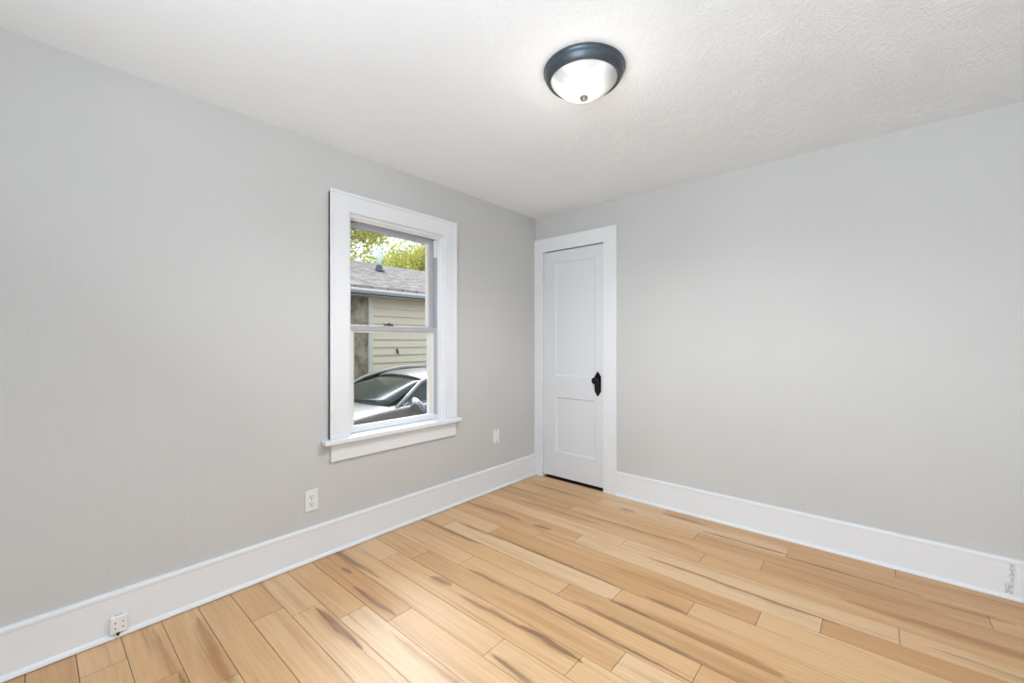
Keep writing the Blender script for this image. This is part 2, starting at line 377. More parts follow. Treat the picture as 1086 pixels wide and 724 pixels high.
# baseboards with a moulded top, and the quarter-round shoe along the floor
def base_profile(n, t=0.017):               # (depth, height), board with a small cap bead
    return [(0, 0), (t, 0), (t, 0.163), (t+0.002, 0.166), (t+0.0025, 0.176), (t+0.001, 0.181), (t-0.003, 0.1845), (0, 0.185)]
def run(name, origin, along, inward, L, prof, m=M['trim']):
    a, i = Vector(along), Vector(inward); o = Vector(origin)
    pts = [o+i*d+Vector((0, 0, z)) for d, z in prof]
    return struct(MB().poly_prism(pts, a*L).build(name, m))
shoe = [(0.017, 0), (0.031, 0), (0.0305, 0.006), (0.028, 0.011), (0.024, 0.015), (0.019, 0.017), (0.017, 0.017)]
run('baseboard_left', (0, FRONT_Y, 0.0005), (0, 1, 0), (1, 0, 0), BACK_Y-FRONT_Y, base_profile(0))
run('trim_1', (0, FRONT_Y, 0.0035), (0, 1, 0), (1, 0, 0), BACK_Y-FRONT_Y-0.024, shoe)
JX = 2.826
# right-hand board is two lengths meeting at a slanted, rough filled joint
def slanted(name, xa, xb, xa2, xb2, proud=0.0):        # bottom x range, top x range
    mb = MB(); prof = [(d+(proud if d > 0 else 0), z) for d, z in base_profile(0)]
    A, B = [], []
    for d, z in prof:
        t = z/0.185
        A.append((xa+(xa2-xa)*t, BACK_Y-d, z+0.0005)); B.append((xb+(xb2-xb)*t, BACK_Y-d, z+0.0005))
    va = [mb.bm.verts.new(p) for p in A]; vb = [mb.bm.verts.new(p) for p in B]
    for k in range(len(va)):
        j = (k+1) % len(va); mb.bm.faces.new((va[k], va[j], vb[j], vb[k]))
    mb.bm.faces.new(va); mb.bm.faces.new(vb[::-1]); return struct(mb.build(name, M['trim']))
slanted('baseboard_back', 0.812, JX-0.0002, 0.812, JX+0.0093)
slanted('baseboard_back.001', JX, RIGHT_X, JX+0.0095, RIGHT_X, 0.002)
cm = mat('cracked_joint_filler', (0.80, 0.80, 0.80), 0.8); qq = NB(cm); vv_ = qq.obj()
qq.color(qq.ramp(qq.noise(qq.mapping(vv_, (60, 60, 25)), 2.2, 4, 0.6, 1.0), [(0.42, (0.48, 0.48, 0.48)), (0.6, (0.78, 0.78, 0.78))]))
mb = MB()
rr = random.Random(3)
rows_ = []
for k in range(13):
    z = 0.022+0.140*k/12; xm = JX-0.004+0.0095*(z/0.185); wl = 0.010+0.010*rr.random()+(0.012 if 3 > abs(k-2) else 0)
    rows_.append([(xm-wl, BACK_Y-0.0168, z), (xm-wl*0.5, BACK_Y-0.0185, z), (xm-0.0005, BACK_Y-0.0195, z)])
mb.grid(rows_); struct(mb.build('trim_2', cm, recalc=False))
run('trim_3', (0.812, BACK_Y, 0.0005), (1, 0, 0), (0, -1, 0), RIGHT_X-0.812, shoe)
run('baseboard_right', (RIGHT_X, FRONT_Y, 0.0005), (0, 1, 0), (-1, 0, 0), BACK_Y-FRONT_Y-0.024, base_profile(0))
run('baseboard_front', (0.024, FRONT_Y, 0.0005), (1, 0, 0), (0, 1, 0), RIGHT_X-0.05, base_profile(0))

# ------------------------------------------------------------------ double-hung windows (built in their own axes: +x into the room, y along the wall)
def window(name, y0, y1, z0, z1, loc=(0, 0, 0), rz=0, zm=1.281):
    r = struct(empty(name, loc, rz))
    oy0, oy1, oz = y0-0.120, y1+0.109, z1+0.111
    c = MB()
    c.box(0.0, 0.020, oy0, y0-0.003, z0+0.006, oz, 0.002).box(0.0, 0.020, y1+0.004, oy1, z0+0.006, oz, 0.002)
    c.box(0.0, 0.0199, y0-0.004, y1+0.005, z1, oz, 0.002)
    # raised outer band
    c.box(0.0, 0.027, oy0, oy0+0.013, z0+0.006, oz-0.0145, 0.002).box(0.0, 0.027, oy1-0.013, oy1, z0+0.006, oz-0.0145, 0.002).box(0.0, 0.0272, oy0-0.0004, oy1+0.0004, oz-0.016, oz+0.0004, 0.002)
    c.build('casing', M['trim'], r)
    s = MB().box(-0.052, 0.001, y0, y1, z0-0.020, z0+0.006, 0.003); s.box(0.0, 0.058, oy0-0.044, oy1+0.017, z0-0.020, z0+0.006, 0.004)
    s.build('window_sill', M['trim'], r)
    MB().box(0.0, 0.018, oy0+0.008, oy1-0.004, z0-0.124, z0-0.020, 0.003).build('apron', M['trim'], r)
    # jamb lining round the opening
    j = MB(); jx = -T-0.02
    j.box(jx, 0.004, y0-0.003, y0+0.008, z0, z1).box(jx, 0.004, y1-0.008, y1+0.004, z0, z1).box(jx+0.0005, 0.0035, y0+0.007, y1-0.007, z1-0.008, z1-0.0005).box(jx-0.03, -0.040, y0, y1, z0-0.03, z0+0.004)
    j.build('jamb', M['sash'], r)
    st = MB()                                   # inner stop strips, two steps
    st.box(-0.024, -0.002, y0+0.006, y0+0.014, z0+0.006, z1-0.017, 0.002).box(-0.024, -0.002, y1-0.016, y1-0.0078, z0+0.006, z1-0.017, 0.002).box(-0.024, -0.002, y0+0.006, y1-0.008, z1-0.018, z1-0.008, 0.002)
    st.box(-0.046, -0.026, y0+0.006, y0+0.018, z0+0.006, z1-0.025, 0.002).box(-0.046, -0.026, y1-0.020, y1-0.0078, z0+0.006, z1-0.025, 0.002).box(-0.046, -0.026, y0+0.006, y1-0.008, z1-0.026, z1-0.008, 0.002)
    st.build('stop', M['stopm'], r)
    a, d = y0+0.008, y1-0.010
    # lower sash, inner track
    lo = MB(); x0, x1 = -0.078, -0.049
    sl, srr = a+0.044, d-0.072
    lo.box(x0, x1, a, sl, z0+0.006, zm+0.020, 0.003).box(x0, x1, srr+0.028, d, z0+0.006, zm+0.020, 0.003)
    lo.box(x0+0.0006, x1-0.0006, sl-0.002, srr+0.030, z0+0.0065, z0+0.046, 0.003)
    lw = lo.build('lower_sash', M['sash'], r)
    MB().box(x0, x1+0.004, a, d, zm-0.016, zm+0.020, 0.003).build('meeting_rail', M['alu'], lw)
    MB().box(x0+0.006, x1-0.006, sl-0.002, sl+0.012, z0+0.040, zm-0.012, 0.002).box(x0+0.006, x1-0.006, srr, srr+0.030, z0+0.040, zm-0.012, 0.002).box(x0+0.006, x1-0.008, sl, srr+0.02, zm-0.026, zm-0.012, 0.002).build('glazing_bead', M['cream'], lw)
    MB().box(x0+0.012, x0+0.015, sl-0.004, srr+0.010, z0+0.038, zm-0.010).build('pane', M['glass'], lw)
    MB().box(x1, x1+0.005, d-0.040, d-0.004, z0+0.040, zm-0.018, 0.0015).build('side_track', M['alu'], lw)
    ym = (a+d)/2-0.045
    lk = MB().box(x0+0.002, x1, ym-0.030, ym+0.030, zm+0.019, zm+0.026, 0.002)
    lk.poly_prism([(x0+0.006, ym-0.034, zm+0.026), (x0+0.018, ym-0.034, zm+0.026), (x1-0.002, ym+0.022, zm+0.026), (x1-0.014, ym+0.028, zm+0.026)], (0, 0, 0.008))
    lk.lathe([(0.010, 0), (0.010, 0.012), (0.006, 0.015)], (x0+0.016, ym, zm+0.025), n=16)
    lk.build('sash_lock', M['bronze'], lw)
    # upper sash, outer track
    up = MB(); x0, x1 = -0.112, -0.084
    gl, gr_ = y0+0.052, y1-0.080
    up.box(x0, x1, a, gl, zm-0.020, z1-0.010, 0.003).box(x0, x1, gr_+0.016, d, zm-0.020, z1-0.010, 0.003).box(x0+0.0006, x1-0.0006, gl-0.002, gr_+0.018, z1-0.056, z1-0.0105, 0.003).box(x0+0.0006, x1-0.0006, gl-0.002, gr_+0.018, zm-0.0195, zm+0.014, 0.003)
    us = up.build('upper_sash', M['alu'], r)
    MB().box(x0+0.004, x1-0.004, gr_+0.002, gr_+0.018, zm, z1-0.05, 0.002).box(x0+0.002, x1+0.002, gl-0.006, gl+0.004, zm, z1-0.05, 0.002).build('glazing_bead', M['cream'], us)
    MB().box(x0+0.012, x0+0.015, gl-0.004, gr_+0.006, zm+0.010, z1-0.052).build('pane', M['glass'], us)
    # balance channel beside the upper sash
    MB().box(-0.082, -0.050, d-0.012, d+0.002, zm+0.022, z1-0.150).build('balance_slot', M['alu'], r)
    MB().box(-0.082, -0.052, d-0.016, d+0.002, z1-0.150, z1-0.026, 0.003).build('balance_cover', M['stopm'], r)
    return r
window('window_1', *WIN)
window('added_window_front', -FW[1], -FW[0], FW[2], FW[3], (0, FRONT_Y, 0), PI/2, zm=1.36)  # unseen window, added as the way in for the front fill
window('added_window_right', -RW[1], -RW[0], RW[2], RW[3], (RIGHT_X, 0, 0), PI, zm=1.36)  # unseen window, added to light the left wall from the right

# ------------------------------------------------------------------ door
dr = struct(empty('door_1', (0, BACK_Y, 0)))     # local: x along the wall, -y into the room
c = MB()
c.box(0.002, 0.098, -0.022, 0.0, 0, 2.110, 0.002).box(0.698, 0.812, -0.022, 0.0, 0, 2.110, 0.002).box(0.095, 0.701, -0.0218, 0.0, 1.992, 2.110, 0.002)
c.build('casing', M['trim'], dr)
MB().box(0.095, 0.100, 0.0, T, 0, 2.0).box(0.696, 0.701, 0.0, T, 0, 2.0).box(0.095, 0.701, 0.0, T, 1.994, 2.0).build('jamb', M['trim'], dr)
def panel_door():
    x0, x1, z0, z1 = 0.1015, 0.6955, 0.027, 1.984; yf, yb = -0.006, 0.030
    mb = MB(); P = [(0.224, 0.622, 0.902, 1.886), (0.224, 0.622, 0.240, 0.718)]
    xs = [x0, 0.224, 0.622, x1]; zs = [z0, 0.240, 0.718, 0.902, 1.886, z1]
    for i in range(3):
        for k in range(5):
            if i == 1 and k in (1, 3):
                a, b_, c_, d_ = xs[i], xs[i+1], zs[k], zs[k+1]
                prev = [(a, yf, c_), (b_, yf, c_), (b_, yf, d_), (a, yf, d_)]
                for (ins, dep) in ((0.003, 0.004), (0.010, 0.0065), (0.012, 0.012)):
                    cur = [(a+ins, yf+dep, c_+ins), (b_-ins, yf+dep, c_+ins), (b_-ins, yf+dep, d_-ins), (a+ins, yf+dep, d_-ins)]
                    for q in range(4):
                        mb.bm.faces.new([mb.bm.verts.new(v) for v in (prev[q], prev[(q+1) % 4], cur[(q+1) % 4], cur[q])])
                    prev = cur
                mb.bm.faces.new([mb.bm.verts.new(v) for v in prev])
            else:
                mb.bm.faces.new([mb.bm.verts.new(v) for v in ((xs[i], yf, zs[k]), (xs[i+1], yf, zs[k]), (xs[i+1], yf, zs[k+1]), (xs[i], yf, zs[k+1]))])
    mb.bm.faces.new([mb.bm.verts.new(v) for v in ((x0, yb, z0), (x0, yb, z1), (x1, yb, z1), (x1, yb, z0))])
    for v in (((x0, yf, z0), (x0, yf, z1), (x0, yb, z1), (x0, yb, z0)), ((x1, yf, z0), (x1, yb, z0), (x1, yb, z1), (x1, yf, z1)),
              ((x0, yf, z0), (x0, yb, z0), (x1, yb, z0), (x1, yf, z0)), ((x0, yf, z1), (x1, yf, z1), (x1, yb, z1), (x0, yb, z1))):
        mb.bm.faces.new([mb.bm.verts.new(p) for p in v])
    bmesh.ops.remove_doubles(mb.bm, verts=mb.bm.verts, dist=1e-5)
    return mb
slab = panel_door().build('door_panel', M['door'], dr)
for zc in (1.785, 0.277):
    h = MB().lathe([(0.0055, -0.052), (0.0055, 0.052)], (0.1060, -0.0165, zc), n=12)
    h.lathe([(0.001, -0.060), (0.0055, -0.056), (0.0045, -0.051)], (0.1060, -0.0165, zc), n=12).lathe([(0.0045, 0.051), (0.0055, 0.056), (0.001, 0.060)], (0.1060, -0.0165, zc), n=12)
    h.box(0.1015, 0.116, -0.0075, -0.006, zc-0.050, zc+0.050, 0.0005)
    h.build('hinge', M['door'], slab)
px, py = 0.643, -0.006
pl = MB(); Z0, Z1, hw = 0.757, 0.957, 0.029
prof = [(px-hw*0.30, Z1-0.008), (px-hw, Z1-0.040), (px-hw, Z0+0.040), (px-hw*0.30, Z0+0.008), (px, Z0), (px+hw*0.30, Z0+0.008), (px+hw, Z0+0.040), (px+hw, Z1-0.040), (px+hw*0.30, Z1-0.008), (px, Z1)]
pl.poly_prism([(x, py, z) for x, z in prof], (0, -0.006, 0), 0.002)
plate = pl.build('escutcheon', M['black'], slab)
kn = MB().lathe([(0.010, 0), (0.010, -0.020), (0.013, -0.026), (0.024, -0.031), (0.0285, -0.040), (0.0285, -0.048), (0.023, -0.056), (0.010, -0.060), (0.0005, -0.061)], (px, py-0.005, 0.886), axis='Y', n=28)
kn.build('knob', M['black'], slab)
MB().lathe([(0.004, 0), (0.004, -0.0015)], (px, py-0.0058, 0.826), axis='Y', n=14).box(px-0.002, px+0.002, py-0.0073, py-0.0058, 0.808, 0.826).build('keyhole', M['dark'], slab)
# dark closet behind the door
cl = MB(); y0_, y1_ = BACK_Y+T, BACK_Y+0.9
cl.box(-0.1, 0.0, y0_, y1_, -0.05, 2.3).box(0.9, 1.0, y0_, y1_, -0.05, 2.3).box(-0.1, 1.0, y1_, y1_+0.1, -0.05, 2.3).box(-0.1, 1.0, y0_, y1_, 2.3, 2.4).box(-0.1, 1.0, y0_, y1_+0.1, -0.2, -0.002)
struct(cl.build('wall_closet', M['wall']))

# ------------------------------------------------------------------ outlets and jack
def faceplate(mb, yc, zc, w_, h_, t_=0.006): mb.box(0.0002, t_, yc-w_/2, yc+w_/2, zc-h_/2, zc+h_/2, 0.0022)
yc, zc = 1.0195, 0.329
o = empty('wall_outlet', (0, yc, zc))
tag(o, 'white duplex wall outlet below the window, above the left baseboard', 'outlet')
mb = MB(); faceplate(mb, 0, 0, 0.070, 0.114); mb.build('faceplate', M['plastic'], o)
for dz in (0.0195, -0.0195):
    rc = MB(); pts = []
    for k in range(24):
        a = 2*PI*k/24; pts.append((0.006, max(-0.0145, min(0.0145, 0.0172*math.cos(a))), dz+max(-0.0135, min(0.0135, 0.0172*math.sin(a)))))
    rc.poly_prism(pts, (0.0018, 0, 0), 0.0006); rcv = rc.build('receptacle', M['plastic'], o)
    MB().box(0.0076, 0.0081, -0.0078, -0.0052, dz-0.001, dz+0.0085).box(0.0076, 0.0081, 0.0052, 0.0078, dz-0.001, dz+0.0075).lathe([(0.0034, 0.0076), (0.0034, 0.0081)], (0, 0, dz-0.0085), axis='X', n=14).build('socket_hole', M['dark'], rcv)
MB().lathe([(0.0030, 0.006), (0.0030, 0.0068), (0.002, 0.0072)], (0, 0, 0), axis='X', n=14).build('screw', M['screw'], o)
yc, zc = 2.500, 0.430
o = empty('wall_plate', (0, yc, zc))
tag(o, 'small white wall plate between the window and the door corner', 'wall plate')
mb = MB(); faceplate(mb, 0, 0, 0.068, 0.108); mb.build('faceplate', M['plastic'], o)
for dz in (0.041, -0.041):
    MB().lathe([(0.0052, 0.0058), (0.0052, 0.0068), (0.003, 0.0074)], (0, 0, dz), axis='X', n=14).build('screw', M['screw'], o)
MB().box(0.0056, 0.0072, -0.008, 0.008, -0.024, -0.008, 0.001).build('blank_insert', M['plastic'], o)
# little square surface socket on the left baseboard with a stub of cord
o = empty('phone_jack', (0.017, 0.240, 0.058))
o.location.x = 0.017; tag(o, 'tiny white square jack box with four holes on the left baseboard', 'jack')
bx_ = MB().box(0.0002, 0.021, -0.027, 0.027, -0.034, 0.034, 0.006, 3).build('jack_box', M['plastic'], o)
ho = MB()
for dy in (-0.011, 0.012):
    for dz in (0.009, -0.013): ho.lathe([(0.0026, 0.0206), (0.0026, 0.0214)], (0, dy, dz), axis='X', n=12)
ho.build('socket_hole', M['dark'], bx_)
MB().box(0.006, 0.011, -0.012, 0.010, 0.0336, 0.0345).build('vent_slot', M['screw'], bx_)
MB().lathe([(0.006, -0.030), (0.006, -0.040), (0.004, -0.044)], (0.017, -0.004, 0), n=12).build('cord_socket', M['dark'], bx_)
MB().tube([(0.017, -0.004, -0.034), (0.019, -0.006, -0.0375), (0.0195, -0.012, -0.046), (0.021, -0.020, -0.0545)], [0.0034, 0.0032, 0.003, 0.0028], 10).build('cord', M['plastic'], o)

# ------------------------------------------------------------------ ceiling lamp
LX, LY = 1.438, 1.497
o = empty('ceiling_lamp', (LX, LY, CEIL))
tag(o, 'round flush ceiling lamp with blue-grey rim and lit frosted glass dome', 'ceiling lamp')
rim = [(0.150, -0.0005), (0.163, -0.0005), (0.1650, -0.004), (0.1650, -0.010), (0.1610, -0.014), (0.1605, -0.018), (0.1585, -0.026), (0.1530, -0.036), (0.1470, -0.044), (0.1440, -0.047),
       (0.1405, -0.049), (0.1370, -0.0475), (0.1350, -0.044), (0.1350, -0.030)]
MB().lathe(rim, (0, 0, 0), n=96, cap=False).build('rim', M['steelblue'], o)
dm = [(0.1350, -0.036)]
for k in range(1, 17):
    a = PI/2*k/16; rr_ = math.cos(a); dm.append((max(0.1345*rr_, 0.0006), -0.044-0.068*(1-rr_**2.5)))
MB().lathe(dm, (0, 0, 0), n=96, cap=False).build('glass_dome', M['dome'], o)
MB().lathe([(0.012, -0.106), (0.0155, -0.111), (0.0160, -0.116), (0.0130, -0.122), (0.0006, -0.127)], (0, 0, 0), n=24, cap=False).build('finial', M['nickel'], o)
pl_ = bpy.data.lights.new('lamp_glow', 'POINT'); pl_.energy = 1.8; pl_.shadow_soft_size = 0.10; pl_.color = (1.0, 0.96, 0.91)
po = bpy.data.objects.new('lamp_glow', pl_); COL.objects.link(po); po.parent = o; po.location = (0, 0, -0.26)

dl = bpy.data.lights.new('lamp_downlight', 'SPOT'); dl.energy = 60; dl.shadow_soft_size = 0.12; dl.spot_size = math.radians(165); dl.spot_blend = 0.6; dl.color = (0.97, 0.985, 1.0)
do_ = bpy.data.objects.new('lamp_downlight', dl); COL.objects.link(do_); do_.parent = o; do_.location = (0, 0, -0.14)

# ------------------------------------------------------------------ outside: driveway, garage, car, trees
GZ = -0.52
dm_ = mat('gravel_drive', (0.32, 0.30, 0.27), 0.9); q = NB(dm_); q.color(q.ramp(q.noise(q.obj(), 40, 4), [(0.3, (0.24, 0.22, 0.20)), (0.7, (0.42, 0.40, 0.36))]))
struct(MB().box(-40, -T-0.02, -20, 40, GZ-0.2, GZ).build('ground', dm_))
bk = mat('brown_brick', (0.2, 0.12, 0.08), 0.9); q = NB(bk); v = q.obj()
bt = q.n('ShaderNodeTexBrick'); q.l(q.mapping(v, (1, 1, 1), rot=(0, PI/2, PI/2)), bt.inputs['Vector']); bt.inputs['Scale'].default_value = 1.0
bt.inputs['Brick Width'].default_value = 0.2; bt.inputs['Row Height'].default_value = 0.067; bt.inputs['Mortar Size'].default_value = 0.006
bt.inputs['Color1'].default_value = (0.15, 0.108, 0.082, 1); bt.inputs['Color2'].default_value = (0.21, 0.16, 0.125, 1); bt.inputs['Mortar'].default_value = (0.32, 0.29, 0.25, 1)
q.color(bt.outputs['Color'])
b = MB(); ex0, ex1 = -T-0.05, -T-0.001
b.box(ex0, ex1, FRONT_Y-4, WIN[0]-0.02, GZ, CEIL+0.5).box(ex0, ex1, WIN[1]+0.02, BACK_Y+4, GZ, CEIL+0.5).box(ex0, ex1, WIN[0]-0.02, WIN[1]+0.02, GZ, WIN[2]-0.04).box(ex0, ex1, WIN[0]-0.02, WIN[1]+0.02, WIN[3]+0.02, CEIL+0.5)
struct(b.build('wall_exterior', bk))
M['siding'] = mat('cream_siding', (0.84, 0.735, 0.53), 0.6)
M['gtrim'] = mat('cream_corner_trim', (0.82, 0.77, 0.66), 0.6)
st = mat('tan_stucco', (0.36, 0.30, 0.20), 0.9); q = NB(st); v = q.obj()
q.color(q.ramp(q.noise(v, 5, 6, 0.65), [(0.36, (0.20, 0.145, 0.09)), (0.52, (0.40, 0.335, 0.23)), (0.66, (0.52, 0.47, 0.35))])); q.bump(q.noise(v, 40, 3), 0.4, 0.01); M['stucco'] = st
sh = mat('brown_shingles', (0.4, 0.33, 0.29), 0.95, spec=0.08); q = NB(sh); v = q.obj()
br = q.n('ShaderNodeTexBrick'); q.l(q.mapping(v, (1, 1, 1), rot=(0, 0, PI/2)), br.inputs['Vector'])
br.inputs['Scale'].default_value = 1.0; br.inputs['Brick Width'].default_value = 0.30; br.inputs['Row Height'].default_value = 0.135; br.inputs['Mortar Size'].default_value = 0.010
br.inputs['Color1'].default_value = (0.27, 0.21, 0.17, 1); br.inputs['Color2'].default_value = (0.40, 0.33, 0.28, 1); br.inputs['Mortar'].default_value = (0.075, 0.062, 0.055, 1)
q.color(q.mix(q.ramp(q.noise(q.mapping(v, (1.0, 0.5, 1)), 11, 3, 0.6), [(0.42, (0, 0, 0)), (0.62, (0.9, 0.9, 0.9))]), br.outputs['Color'], (0.48, 0.41, 0.36))); M['shingle'] = sh
M['white_out'] = mat('white_fascia', (0.80, 0.79, 0.76), 0.5)
M['soffit'] = mat('soffit_grey', (0.42, 0.40, 0.35), 0.7)
M['pvc'] = mat('white_vent_pipe', (0.85, 0.85, 0.84), 0.5); M['boot'] = mat('dark_pipe_boot', (0.10, 0.10, 0.11), 0.6)
GX, EX, EZ, PITCH, RX = -4.3, -4.0, 2.12, 0.35, -6.60
GY0, GY1, SY = 0.6, 9.0, 3.93
RZ = EZ+PITCH*(EX-RX)
g = empty('garage', ((GX+RX)/2, 4.5, GZ)); gx, gy = g.location.x, g.location.y
tag(g, 'cream sided garage with a low brown shingle roof seen through the window', 'garage')
def gl_(mb): mb.bm.transform(Matrix.Translation((-gx, -gy, -GZ))); return mb
BX = 2*RX-GX
mb = MB(); mb.box(BX, GX-0.02, GY0+0.05, GY1-0.05, GZ, EZ-0.05)
pk = [(GX-0.02, GY0+0.05, EZ-0.05), (RX, GY0+0.05, RZ-0.15), (BX, GY0+0.05, EZ-0.05)]
mb.poly_prism(pk, (0, GY1-GY0-0.1, 0)); gl_(mb).build('stucco_wall', M['stucco'], g)
mb = MB(); z = GZ+0.1; lap = 0.138
while z < EZ-0.13:
    mb.poly_prism([(GX-0.02, SY, z), (GX+0.030, SY, z), (GX+0.002, SY, z+lap+0.004), (GX-0.02, SY, z+lap+0.004)], (0, GY1-SY, 0)); z += lap
gl_(mb).build('siding', M['siding'], g)
gl_(MB().box(GX-0.02, GX+0.028, SY-0.075, SY+0.005, GZ, EZ-0.08, 0.003)).build('corner_trim', M['gtrim'], g)
gl_(MB().box(GX, GX+0.03, 4.40, 4.44, 0.98, 1.07, 0.004).tube([(GX+0.03, 4.42, 1.03), (GX+0.06, 4.42, 1.02), (GX+0.06, 4.42, 0.96)], 0.010, 8)).build('handle', M['boot'], g)
mb = MB(); th = 0.05
mb.poly_prism([(EX, GY0, EZ), (RX, GY0, RZ), (2*RX-EX, GY0, EZ), (2*RX-EX, GY0, EZ-th), (RX, GY0, RZ-th), (EX, GY0, EZ-th)], (0, GY1-GY0, 0))
gl_(mb).build('shingle_roof', M['shingle'], g)
gl_(MB().box(EX-0.04, EX+0.002, GY0, GY1, EZ-0.125, EZ-0.052, 0.003).box(EX-0.01, EX+0.060, GY0, GY1, EZ-0.098, EZ-0.052, 0.010)).build('gutter', M['white_out'], g)
gl_(MB().box(GX-0.02, EX-0.03, GY0, GY1, EZ-0.16, EZ-0.145)).build('soffit', M['soffit'], g)
VX, VY = -5.68, 4.91; VZ = EZ+PITCH*(EX-VX)
mb = MB(); mb.tube([(VX, VY, VZ-0.02), (VX, VY, VZ+0.52)], 0.045, 16); gl_(mb).build('vent_pipe', M['pvc'], g)
mb = MB().lathe([(0.13, -0.03), (0.105, 0.01), (0.08, 0.03), (0.065, 0.09), (0.055, 0.12), (0.045, 0.125)], (VX, VY, VZ), n=20); gl_(mb).build('pipe_boot', M['boot'], g)

# trees behind the garage: trunk, boughs and loose leaf sprays
def leaf_mat(name, c0, c1):
    m = mat(name, c0, 0.6); q = NB(m); a = q.n('ShaderNodeAttribute'); a.attribute_name = 'leaf'
    q.color(q.ramp(a.outputs['Fac'], [(0.0, c0), (1.0, c1)]))
    tr = q.n('ShaderNodeBsdfTranslucent'); q.l(q.b.inputs['Base Color'].links[0].from_socket, tr.inputs[0])
    ms = q.n('ShaderNodeMixShader'); ms.inputs[0].default_value = 0.5
    out = q.t.nodes['Material Output']; q.l(q.b.outputs[0], ms.inputs[1]); q.l(tr.outputs[0], ms.inputs[2]); q.l(ms.outputs[0], out.inputs[0]); return m
M['leafy'] = leaf_mat('yellow_green_leaves', (0.42, 0.43, 0.10), (0.84, 0.76, 0.18)); M['leafg'] = leaf_mat('spring_green_leaves', (0.34, 0.40, 0.14), (0.66, 0.66, 0.22))
M['bark'] = mat('grey_bark', (0.34, 0.30, 0.26), 0.9)
def tree(loc, height, rad, crown_z, n, lm, label, seed):
    r = random.Random(seed); o = empty('leafy_tree', loc); tag(o, label, 'tree', None)
    tk = MB(); tips = []
    tk.tube([(0, 0, 0), (0.05, 0.03, crown_z*0.5), (0, 0, crown_z), (0.05, 0, crown_z+rad[1]*0.6)], [0.16, 0.13, 0.10, 0.03], 10)
    for i in range(26):
        a = r.uniform(0, 2*PI); z0 = crown_z-rad[1]*r.uniform(0.0, 0.8); el = r.uniform(-0.1, 0.95)
        e = Vector((math.cos(a)*rad[0]*0.9*math.cos(el), math.sin(a)*rad[0]*0.9*math.cos(el), crown_z+rad[1]*0.9*math.sin(el)))
        mid = Vector((e.x*0.45, e.y*0.45, z0+(e.z-z0)*0.6))
        tk.tube([(0, 0, z0), mid, e], [0.045, 0.025, 0.007], 6); tips += [mid.lerp(e, t) for t in (0.3, 0.6, 0.85, 1.0)]
    tk.build('trunk', M['bark'], o)
    f = MB(); lay = f.bm.faces.layers.float.new('leaf')
    for i in range(n):
        if i % 3:
            p = Vector(tips[r.randrange(len(tips))])+Vector((r.gauss(0, .20), r.gauss(0, .20), r.gauss(0, .18)))
        else:
            while True:
                d = Vector((r.uniform(-1, 1), r.uniform(-1, 1), r.uniform(-1, 1)))
                if 0.3 < d.length < 1: break
            p = Vector((d.x*rad[0], d.y*rad[0], crown_z+d.z*rad[1]))
        u = Vector((r.gauss(0, 1), r.gauss(0, 1), r.gauss(0, 1))).normalized(); v = u.cross(Vector((r.gauss(0, 1), r.gauss(0, 1), r.gauss(0, 1)))).normalized()
        s = r.uniform(0.04, 0.085)
        q4 = [p-u*s, p+v*s*0.5+u*s*0.05, p+u*s, p-v*s*0.5+u*s*0.05]
        fc = f.bm.faces.new([f.bm.verts.new(x) for x in q4]); fc[lay] = r.random()
    f.build('foliage', lm, o, recalc=False); return o
tree((-9.6, 5.6, GZ), 6, (1.75, 1.75), 5.1, 13000, M['leafy'], 'tall yellow-green tree behind the garage roof at the left', 1)
tree((-10.2, 9.9, GZ), 5, (1.75, 1.6), 4.3, 10000, M['leafy'], 'lower yellow-green tree behind the garage roof at the right', 2)
tree((-14.6, 11.6, GZ), 5, (2.0, 1.45), 4.4, 9000, M['leafg'], 'pale green tree farthest back between the two yellow trees', 3)

